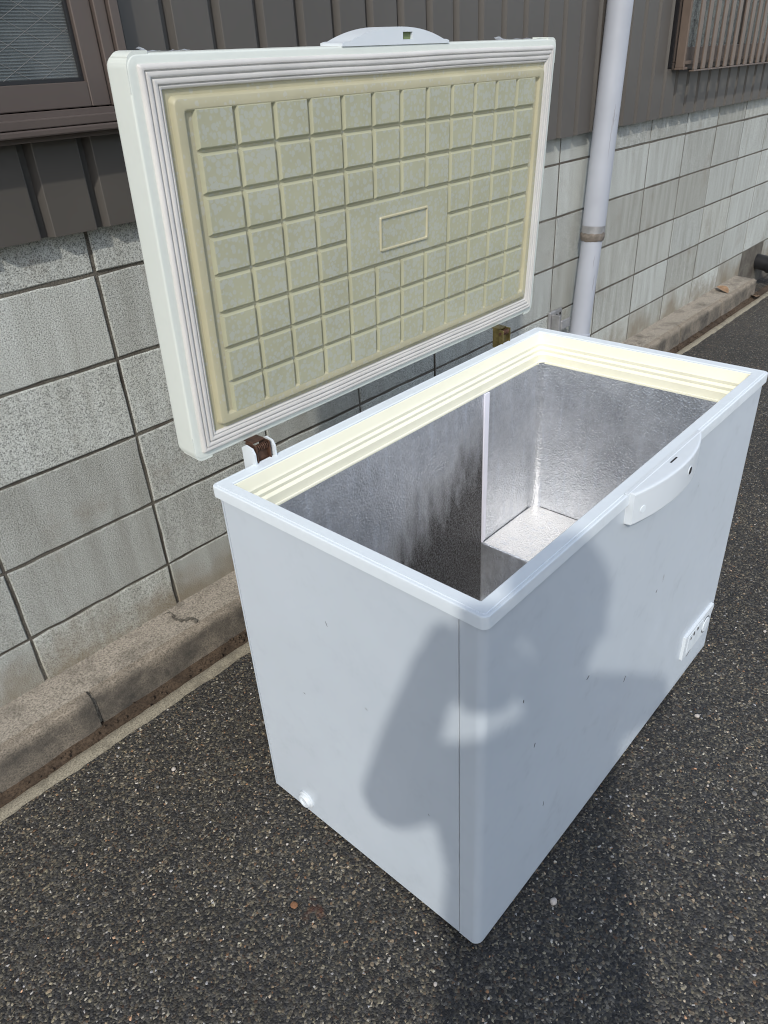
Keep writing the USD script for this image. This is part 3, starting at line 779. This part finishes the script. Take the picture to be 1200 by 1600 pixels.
hx = np.linspace(.408, .700, 34)
front = [(x, arc_y(x)) for x in hx]
def handle_loop(ins, z, taper=0.0):
    p = [(x, min(y + ins, .0055)) for x, y in front]
    p = [(min(max(x, .408 + ins), .70 - ins), y) for x, y in p]
    return np.array([(x, y, z) for x, y in p] + [(x, .0058, z) for x in hx[::-1][::3]])
Hh = H + .0012
hz = [(.002, Hh - .062), (.0006, Hh - .0605), (0, Hh - .058), (0, Hh - .004), (.0006, Hh - .0015), (.0022, Hh), (.006, Hh + .0002)]
hm = loft([handle_loop(i, z) for i, z in hz], caps=True)
hp = obj('lock_handle', fix(hm), 'handle', fz, smooth=40)
def on_handle(x, z, rad, dep, name, m, n=26):
    y = arc_y(x); dx = 1e-3; sl = (arc_y(x + dx) - arc_y(x - dx)) / (2 * dx); nn = np.array([sl, -1, 0]); nn /= np.linalg.norm(nn)
    obj(name, lathe(np.array([x, y, z]) + nn * (-.001), nn, [(0, rad), (.001 + dep, rad), (.001 + dep + .0004, rad - .0006), (.001 + dep + .0004, 0)], n), m, hp, smooth=30)
on_handle(.588, H - .026, .0085, .0006, 'keyhole_ring', 'handle')
on_handle(.588, H - .026, .0072, .0012, 'keyhole', 'black')
on_handle(.432, H - .036, .0070, .0006, 'round_mark', 'rim')
obj('latch_slot', bx(.545, .571, -.0095, -.0065, Hh - .002, Hh + .0006), 'black', hp)
obj('lip', bx(.400, .700, -.0005, .0065, H + .0002, H + .0022, .0008), 'handle', hp)

# control panel low on the front
cpoly = Polygon([(.864, .106), (.866, .176), (1.040, .176), (1.044, .168), (1.034, .150), (1.014, .128), (.990, .108), (.975, .106)]).buffer(.003).buffer(-.002)
cp = prism_y(cpoly, BI - .007, BI + .001)
cpp = obj('control_panel', fix(cat_(cp)), 'handle', fz)
cin = prism_y(Polygon([(.885, .113), (.885, .168), (.970, .168), (.985, .150), (.972, .120), (.960, .113)]), BI - .0078, BI - .0065)
obj('panel_inset', fix(cin), 'rim', cpp)
obj('dial_ring', lathe((1.000, BI - .0065, .134), (0, -1, 0), [(0, .0245), (.0012, .0245), (.0012, .0215)], 32), 'seam', cpp, smooth=30)
obj('dial', lathe((1.000, BI - .006, .134), (0, -1, 0), [(0, .0215), (.0022, .0212), (.0034, .0195), (.0036, 0)], 32), 'rim', cpp, smooth=30)
yk = BI - .0084
def glyph(poly):
    obj('printed_mark', fix(prism_y(poly, yk, BI - .0076)), 'ink', cpp)
glyph(sbox(.897, .150, .903, .157)); glyph(Polygon([(.911, .160), (.917, .166), (.921, .163), (.923, .152), (.919, .150), (.914, .155)])); glyph(sbox(.936, .155, .939, .165)); glyph(sbox(.941, .155, .947, .161))
# drain plug on the left side
obj('drain_plug', lathe((BI + .001, .469, .047), (-1, 0, 0), [(0, .021), (.004, .021), (.0055, .0175), (.010, .0165), (.012, .0145), (.012, .011), (.0090, .0105), (.0090, 0)], 28), 'handle', fz, smooth=35)
# scuffs: small dents with chipped paint
for (x, z, a, w) in ((.34, .44, .5, .010), (.52, .30, 1.1, .014), (.93, .082, .25, .030), (.62, .47, .9, .007), (.21, .215, 1.35, .011), (.115, .56, 1.45, .006), (.16, .42, 1.2, .009)):
    ca, sa = math.cos(a), math.sin(a)
    q = Polygon([(x - w / 2 * ca, z - w / 2 * sa), (x + .0006 * sa, z - .0011 * ca), (x + w / 2 * ca, z + w / 2 * sa), (x - .0004 * sa, z + .0005 * ca)])
    obj('scratch', fix(prism_y(q, BI - .0008, BI + .002)), 'ink', fz)
for (y, z, a, w) in ((.33, .62, 1.2, .012), (.42, .40, .3, .006), (.25, .47, .6, .006), (.115, .30, 1.0, .005)):
    ca, sa = math.cos(a), math.sin(a)
    q = np.array([(y - w / 2 * ca, z - w / 2 * sa), (y + .0006 * sa, z - .0009 * ca), (y + w / 2 * ca, z + w / 2 * sa), (y - .0004 * sa, z + .0005 * ca)])
    v = [(BI + .0003, a_, b_) for a_, b_ in q] + [(BI + .002, a_, b_) for a_, b_ in q]
    obj('scratch', trimesh.Trimesh(*hull(v), process=False), 'ink', fz)

# ------------------------------------------------------------------ lid
LL, LH, LT = 1.096, .627, .058
lid = numbered(fz, 'lid')
sh = [(.020, LT), (.006, LT - .0015), (.002, LT - .005), (.0, LT - .011), (.0, .0040), (.0012, .0014), (.0035, .0003), (.012, 0.0), (.03, 0.0)]
loops = []
for o, y in sh:
    l = rr(o, .0028 + o, LL - o, LH - .0028 - o, .018 - min(o, .014), 0, 6)
    loops.append(np.column_stack([l[:, 0], np.full(len(l), y), l[:, 1]]))
lm = fix(loft(loops, caps=True))
g = usdkit.mesh(stage, lid, lm, M['lidshell'], 40)
tr = UsdGeom.Xformable(g.GetPrim())
tr.AddTranslateOp().Set(Gf.Vec3d(.214 - FX, -.573 - FY, .8365))
tr.AddRotateXOp().Set(math.degrees(.052))


def xz_loft(prof, r0, n=5, per=0, wob=0.0, caps=False, seed=1):
    """prof: (inset from the lid's edge, y) lofted as rounded rectangles in the lid's face plane."""
    out = []
    for o, y in prof:
        l = rr(o, o, LL - o, LH - o, max(r0 - o * .2, .001), 0, n, per)
        yy_ = np.full(len(l), y); xx_, zz_ = l[:, 0].copy(), l[:, 1].copy()
        if wob:
            w = meshkit.fbm(np.stack([xx_ * 6, zz_ * 6, xx_ * 0 + seed], -1), 3, seed) - .5
            s = wob * w; cxn = np.where(np.abs(xx_ / LL - .5) > .44, np.sign(LL / 2 - xx_), 0); czn = np.where(np.abs(zz_ / LH - .5) > .40, np.sign(LH / 2 - zz_), 0)
            xx_ += cxn * s; zz_ += czn * s
        out.append(np.column_stack([xx_, yy_, zz_]))
    return fix(loft(out, caps=caps))


for (a, b) in ((-.0008, .036), (LL - .036, LL + .0008)):
    for (c, e) in ((LH - .05, LH), (0, .05)):
        l2 = []
        for o, y in [(.006, LT - .001), (.001, LT - .006), (.0, LT - .012), (0, .004), (.0012, .0010), (.0035, -.0005), (.010, -.0006)]:
            q = rr(a + o, c + o, b - o, e - o, .006, 0, 4)
            l2.append(np.column_stack([q[:, 0], np.full(len(q), y), q[:, 1]]))
        # outer corner is rounded by intersecting with the shell outline
        poly_outer = rr(-.0008, 0, LL + .0008, LH, .019, 0, 6)[:, :2]
        from shapely.geometry import Polygon as _P
        cut = _P(poly_outer).buffer(-.0012).union(_P(poly_outer).intersection(sbox(.004, 0, LL - .004, LH))).intersection(sbox(a, c, b, e))
        m_ = prism_y(cut, .0012, LT - .016)
        obj('corner_cap', fix(m_), 'lidshell', lid)

gp = [(.0150, .003), (.0150, -.0015), (.0165, -.0048), (.0195, -.0060), (.0220, -.0052), (.0230, -.0025), (.0240, -.0025), (.0252, -.0055), (.0285, -.0062), (.0308, -.0050), (.0318, -.0018), (.0328, -.0018),
      (.0342, -.0058), (.0372, -.0066), (.0398, -.0054), (.0406, -.0024), (.0415, -.0024), (.0428, -.0048), (.0450, -.0046), (.0468, -.0012), (.0472, .004)]
obj('gasket', xz_loft(gp, .006, 3, 40, .0026, seed=3), 'gasket', lid, smooth=50)
lp = [(.0400, -.0005), (.0450, .0050), (.0540, .0050), (.0560, -.0020), (.0580, -.0090), (.0600, -.0108), (.0720, -.0112), (.0740, -.0100), (.0765, -.0050), (.0790, -.0046), (.30, -.0046)]
obj('liner_panel', xz_loft(lp, .020, 6, 0, 0, True), 'liner', lid, smooth=35)


def tile(x0, x1, z0, z1, yb=-.0044, yt=-.0112, s=.0044):
    v = []
    for q, y in ((0, yb), (s * .72, yt + .0014), (s, yt)):
        v += [(x0 + q, y, z0 + q), (x1 - q, y, z0 + q), (x1 - q, y, z1 - q), (x0 + q, y, z1 - q)]
    f = []
    for i in range(2):
        for j in range(4):
            a, b, c, e = i * 4 + j, i * 4 + (j + 1) % 4, i * 4 + 4 + (j + 1) % 4, i * 4 + 4 + j
            f += [(a, b, c), (a, c, e)]
    f += [(8, 9, 10), (8, 10, 11)]
    return trimesh.Trimesh(v, f, process=False)


cols = np.linspace(.0875, .0875 + .9195, 13)
rows = np.linspace(.0675, .0675 + .4905, 9)
for i in range(12):
    for j in range(8):
        if 4 <= i < 8 and 3 <= j < 5:
            continue
        obj('embossed_tile', tile(cols[i] + .0016, cols[i + 1] - .0016, rows[j] + .0016, rows[j + 1] - .0016), 'tile', lid)
obj('centre_panel', tile(cols[4] + .0016, cols[8] - .0016, rows[3] + .0016, rows[5] - .0016), 'tile', lid)
cf = [(.0, -.0110), (.0016, -.0142), (.0040, -.0142), (.0056, -.0108)]
obj('embossed_frame', fix(loft([np.column_stack([q[:, 0], np.full(len(q), y), q[:, 1]]) for o, y in cf for q in [rr(cols[4] + .087 + o, rows[3] + .025 + o, cols[4] + .235 - o, rows[3] + .091 - o, .003, 0, 3)]])), 'liner', lid, smooth=30)

# lid handle: a low arch along the top edge with a square latch hole
ha, hb, hh = .409, .699, .0265
th = np.linspace(0, 1, 36)
arch = [(ha + (hb - ha) * t, LH - .0032 + max(.006, hh * (1 - abs(2 * t - 1) ** 2.2)) if 0 < t < 1 else LH - .0032 + .004) for t in th]
hpoly = Polygon([(ha, LH - .0036)] + arch + [(hb, LH - .0036)])
hole = sbox(.564, LH + .004, .590, LH + .0155)
hm1 = prism_y(hpoly.difference(hole), -.0008, .010)
inner = hpoly.buffer(-.002)
hm2 = prism_y(hpoly, .010, LT - .006)
hs_ = []
for o, y in [(.0025, LT + .004), (.0006, LT + .001), (0, LT - .006)]:
    pass
lh = obj('handle', fix(cat_(hm1)), 'handle', lid, smooth=25)
obj('handle_back', fix(hm2), 'handle', lh, smooth=25)
obj('latch_hole', bx(.5642, .5898, .0040, .0098, LH + .0042, LH + .0153), 'green', lh)
# crumpled bits of clear wrapping left on the lid's top corners
def film(xa, xb, seed):
    r = np.random.default_rng(seed); n = 12; v, f = [], []
    for i in range(n):
        for j in range(4):
            x = xa + (xb - xa) * i / (n - 1); v.append((x + r.normal(0, .001), .004 + j * .008, LH - .0022 + abs(r.normal(0, .0010)) + (.004 if (i < 2 and j > 1) else 0)))
    for i in range(n - 1):
        for j in range(3):
            a = i * 4 + j; f += [(a, a + 4, a + 5), (a, a + 5, a + 1)]
    return trimesh.Trimesh(v, f, process=False)
obj('wrapping_film', film(.036, .11, 4), 'film', lid)
obj('wrapping_film', film(LL - .22, LL - .002, 9), 'film', lid)

# ------------------------------------------------------------------ hinges
def hinge(x, m, m2, m_cheek):
    y0 = D - .004
    h = obj('hinge', cat_(bx(x - .018, x + .018, y0 + .006, y0 + .010, .745, .826, .001), bx(x - .016, x + .016, y0 + .008, y0 + .030, .815, .819, .001), bx(x - .017, x - .014, y0 - .002, y0 + .03, .79, .838, .0008), bx(x + .014, x + .017, y0 - .002, y0 + .03, .79, .838, .0008),
                          bx(x - .015, x + .015, y0 + .010, y0 + .060, .8375, .8405, .0008)), m, fz)
    obj('hinge_pin', cyl((x - .020, y0 + .006, .829), (x + .020, y0 + .006, .829), .0036, n=12), m2, h, smooth=40)
    sp = []
    for k in range(7):
        xk = x - .012 + .004 * k
        tt = np.linspace(0, 2 * np.pi, 14, endpoint=False)
        sp.append(trimesh.creation.torus(.0056, .0013, 16, 6).apply_transform(trimesh.transformations.rotation_matrix(np.pi / 2, [0, 1, 0])).apply_translation((xk, y0 + .006, .829)))
    obj('spring', cat_(*sp), m2, h, smooth=True)
    if m_cheek:
        for s in (-.026, .022):
            pl = [(y0 - .006, .775), (y0 - .006, .832), (y0 + .000, .842), (y0 + .018, .845), (y0 + .03, .838), (y0 + .03, .775)]
            v = [(x + s, a, b - .007) for a, b in pl] + [(x + s + .004, a, b - .007) for a, b in pl]
            obj('cheek', trimesh.Trimesh(*hull(v), process=False), m_cheek, h)
hinge(.124, 'rust', 'rust', 'handle')
hinge(.928, 'brass', 'rust', None)

# ================================================================== SMALL THINGS ON THE GROUND
def pebble(x, y, r, seed, flat=.6):
    q = trimesh.creation.icosphere(subdivisions=2, radius=1.0)
    v = q.vertices * (1 + (meshkit.fbm(q.vertices * 1.7 + seed, 2, seed)[:, None] - .5) * .7)
    rr_ = np.random.default_rng(seed); s = np.array([r * rr_.uniform(.8, 1.2), r * rr_.uniform(.7, 1.1), r * flat])
    return trimesh.Trimesh(v * s + (x, y, r * flat * .55), q.faces, process=False)


obj('pebble', pebble(.39, -1.254, .0085, 3), 'stone_a', smooth=50, label='pale round pebble on the asphalt in front of the freezer', cat='pebble')
obj('pebble', pebble(.054, -.865, .0075, 8, .4), 'stone_b', smooth=30, label='small orange stone beside the rust stain on the asphalt', cat='pebble')
gm = []
for k in range(420):
    x, y = rng.uniform(-.5, 2.6), rng.uniform(-2.2, -.22)
    if -.02 < x - FX < L + .02 and -.02 < y - FY < D + .02:
        continue
    r = abs(rng.normal(.0016, .0011)) + .0012
    p_ = pebble(x, y, r, 20 + k, .7) if r > .0035 else trimesh.Trimesh(trimesh.creation.icosphere(subdivisions=1, radius=r).vertices * (1, .8, .7) + (x, y, r * .4), trimesh.creation.icosphere(subdivisions=1, radius=r).faces, process=False)
    gm.append(p_)
obj('loose_grit', cat_(*gm[::2]), 'stone_c', smooth=50, kind='stuff', label='loose grey grit on the asphalt', cat='grit')
obj('loose_grit', cat_(*gm[1::2]), 'stone_a', smooth=50, kind='stuff', label='loose pale grit on the asphalt', cat='grit')


gm = []
for k in range(520):
    x, y = rng.uniform(-.6, 4.8), rng.normal(-.155, .016)
    if not -.20 < y < -.137:
        continue
    r = abs(rng.normal(.0018, .0012)) + .001
    ic = trimesh.creation.icosphere(subdivisions=1, radius=r)
    gm.append(trimesh.Trimesh(ic.vertices * rng.uniform(.6, 1.3, 3) + (x, y, .012 + (y + .155) * .35), ic.faces, process=False))
obj('gutter_crumbs', cat_(*gm), 'soil', smooth=50, kind='stuff', label='crumbs of earth lying in the gutter along the kerb', cat='grit')


def leaf(x, y, z, s, a, seed):
    r = np.random.default_rng(seed); n = 9; v, f = [], []
    for i in range(n):
        t = i / (n - 1); w = math.sin(math.pi * min(t * 1.02, 1)) ** .8 * .33
        for j, sgn in enumerate((-1, 0, 1)):
            px, py = (t - .5), sgn * w; pz = .12 * abs(sgn) * w * 3 + .10 * math.sin(t * 3 + seed)
            v.append((x + s * (px * math.cos(a) - py * math.sin(a)), y + s * (px * math.sin(a) + py * math.cos(a)), z + s * pz))
    for i in range(n - 1):
        for j in range(2):
            q = i * 3 + j; f += [(q, q + 3, q + 4), (q, q + 4, q + 1)]
    return trimesh.Trimesh(v, f, process=False)


obj('dead_leaf', leaf(4.70, -.165, .022, .09, .3, 2), 'leaf', smooth=True, label='dry curled leaf lying in the gutter far along the kerb', cat='leaf')
obj('dead_leaf', leaf(4.36, -.06, .127, .10, 1.1, 5), 'leaf', smooth=True, label='flat brown leaf lying on the far ledge against the block wall', cat='leaf')
# ================================================================== THE PERSON TAKING THE PICTURE (behind the camera; throws the shadow on the freezer)
PT = np.array([-.78 + FX, -.68 + FY, 0.0])
PF, PR = np.array([.722, .692, 0.0]), np.array([.692, -.722, 0.0])
def B(f, r, z):
    return PT + PF * f + PR * r + np.array([0, 0, z])
SPH = [trimesh.creation.icosphere(subdivisions=2, radius=1.0).vertices, trimesh.creation.icosphere(subdivisions=1, radius=1.0).vertices]
def bones(chains, res, rounds=8, lod=0):
    parts = []
    for ch in chains:
        for (a, ra), (b, rb) in zip(ch[:-1], ch[1:]):
            parts.append(m3.Manifold.hull_points(np.vstack([SPH[lod] * ra + a, SPH[lod] * rb + b])))
    u = m3.Manifold.batch_boolean(parts, m3.OpType.Add).refine_to_length(res).to_mesh()
    m = trimesh.Trimesh(np.array(u.vert_properties[:, :3], float), np.array(u.tri_verts), process=True)
    trimesh.smoothing.filter_taubin(m, iterations=rounds)
    return m
PC = CAM - F_ * .0125 - U_ * .052          # phone centre
EL, ER = B(.13, -.268, 1.155), B(.20, .325, 1.235)
SL, SR = B(.0, -.175, 1.348), B(.0, .175, 1.395)
WLs, WRs = PC - R_ * .066 + U_ * .036 - F_ * .045, PC + R_ * .080 - U_ * .050 - F_ * .045
HN = np.array(B(.035, .015, 1.635))
def arm(S, E, Wp, g=0.0):
    return [(S, .058 + g), ((S + E) / 2, .050 + g), (E, .043 + g * 1.3), ((E * .6 + Wp * .4), .040 + g), (Wp, .027 + g * .6)]
def leg(s, g=0.0):
    return [(B(0, s * .09, .93), .085 + g), (B(.01, s * .10, .70), .073 + g), (B(.01, s * .105, .48), .054 + g), (B(-.01, s * .11, .33), .052 + g), (B(-.01, s * .115, .09), .036 + g)]
def torso(g=0.0):
    out = []
    for s in (-1, 1):
        out += [[(B(0, s * .075, .93), .100 + g), (B(.01, s * .07, 1.08), .092 + g), (B(.01, s * .09, 1.26), .100 + g), (B(-.01, s * .10, 1.345 if s < 0 else 1.37), .070 + g)],
                [(B(-.01, s * .03, 1.40), .056 + g), (B(0, s * .175, 1.348 if s < 0 else 1.395), .052 + g)]]
    out += [[(B(0, -.075, .93), .100 + g), (B(0, .075, .93), .100 + g)], [(B(.01, -.09, 1.26), .1 + g), (B(.01, .09, 1.26), .1 + g)], [(B(-.01, -.1, 1.34), .070 + g), (B(-.01, .1, 1.36), .070 + g)]]
    return out
def hand(Wp, s):
    """Palm, four curled fingers behind the phone's edge, thumb on the screen side."""
    out = []
    edge = PC + R_ * s * .039
    for q, (u, ln) in enumerate(((.002, .036), (-.018, .040), (-.038, .037), (-.057, .030))):
        k0 = edge + R_ * s * .024 + U_ * (u - .012) - F_ * .014
        k1 = edge + R_ * s * .014 + U_ * u + F_ * .010
        k2 = edge - R_ * s * (ln * .30) + U_ * u + F_ * .0135
        k3 = edge - R_ * s * (ln * .55) + U_ * (u + .002) + F_ * .0125
        out += [[(Wp * .55 + k0 * .45, .015), (k0, .0105), (k1, .0088), (k2, .0080), (k3, .0066)]]
    t0 = Wp * .6 + (edge + R_ * s * .012 - U_ * .03 - F_ * .03) * .4
    t1 = edge + R_ * s * .008 - U_ * .030 - F_ * .026; t2 = edge - R_ * s * .012 - U_ * .012 - F_ * .0150
    out += [[(t0, .016), (t1, .0115), (t2, .0085)], [(Wp, .026), (Wp * .5 + (edge + R_ * s * .022 - U_ * .04 - F_ * .014) * .5, .022)]]
    return out
UP = np.array([0, 0, 1.0])
def hd(f, r, z):       # head frame, nodding down a little
    c, s_ = math.cos(.35), math.sin(.35)
    return HN + PF * (f * c + z * s_) + PR * r + UP * (z * c - f * s_)
head = [[(hd(0, 0, .035), .088), (hd(.035, 0, -.02), .068), (hd(.060, 0, -.075), .036)], [(hd(-.03, 0, .03), .084), (hd(0, 0, .035), .088)],
        [(hd(.088, 0, .012), .010), (hd(.108, 0, -.018), .012)], [(hd(.085, -.02, -.048), .008), (hd(.089, 0, -.048), .010), (hd(.085, .02, -.048), .008)],
        [(hd(-.005, .083, .012), .012), (hd(-.012, .088, -.020), .011)], [(hd(-.005, -.083, .012), .012), (hd(-.012, -.088, -.020), .011)],
        [(hd(-.02, 0, -.03), .058), (B(-.012, -.005, 1.42), .060)]]
pr_ = numbered('/World', 'person')
body = cat_(bones(head + torso() + [arm(SL, EL, WLs), arm(SR, ER, WRs), leg(-1), leg(1)], .022, 6, 1))
M['skin'] = simple('skin', (.46, .29, .20), .5, var=.08, scale=30)
M['jacket'] = simple('navy_jacket_cloth', (.035, .042, .06), .85, var=.15, scale=40)
M['trousers'] = simple('grey_trouser_cloth', (.06, .06, .062), .85, var=.15, scale=40)
M['hair'] = simple('black_hair', (.012, .010, .009), .45, var=.3, scale=120)
g = usdkit.mesh(stage, pr_, body, M['skin'], True)
setdata(g.GetPrim(), 'person in a navy jacket standing in front of the freezer holding up a phone', 'person')
for s, Wp in ((-1, WLs), (1, WRs)):
    obj('hand', bones(hand(Wp, s), .004, 5, 1), 'skin', pr_, smooth=True)
obj('jacket', bones(torso(.016) + [arm(SL, EL, WLs - (WLs - EL) * .12, .016), arm(SR, ER, WRs - (WRs - ER) * .12, .016)], .025, 8, 1), 'jacket', pr_, smooth=True)
obj('trousers', bones([leg(-1, .014), leg(1, .014), [(B(0, -.08, .94), .105), (B(0, .08, .94), .105)]], .03, 6, 1), 'trousers', pr_, smooth=True)
obj('hair', bones([[(hd(-.008, 0, .055), .094), (hd(-.045, 0, .02), .080), (hd(-.05, 0, -.045), .055)], [(hd(-.01, -.03, .06), .07), (hd(-.01, .03, .06), .07)]], .012, 6, 1), 'hair', pr_, smooth=True)
for s in (-1, 1):
    obj('shoe', bones([[(B(-.05, s * .115, .048), .040), (B(.06, s * .125, .042), .040), (B(.16, s * .135, .032), .030)]], .012, 5, 1), 'black', pr_, smooth=True)
    obj('eye', pebble(0, 0, .001, 3) if False else trimesh.Trimesh(SPH[0] * .011 + hd(.079, s * .032, .012), trimesh.creation.icosphere(subdivisions=2).faces, process=False), 'rim', pr_, smooth=True)
ph = loft([np.array([PC + R_ * a + U_ * b + F_ * zf_ for a, b, _ in rr(-.0375 + o, -.079 + o, .0375 - o, .079 - o, .010, 0, 5)]) for o, zf_ in ((.0015, -.0044), (0, -.003), (0, .003), (.0015, .0044))], caps=True)
php = obj('phone', fix(ph), 'black', smooth=30, label='dark phone held up in both hands by the standing person', cat='phone')
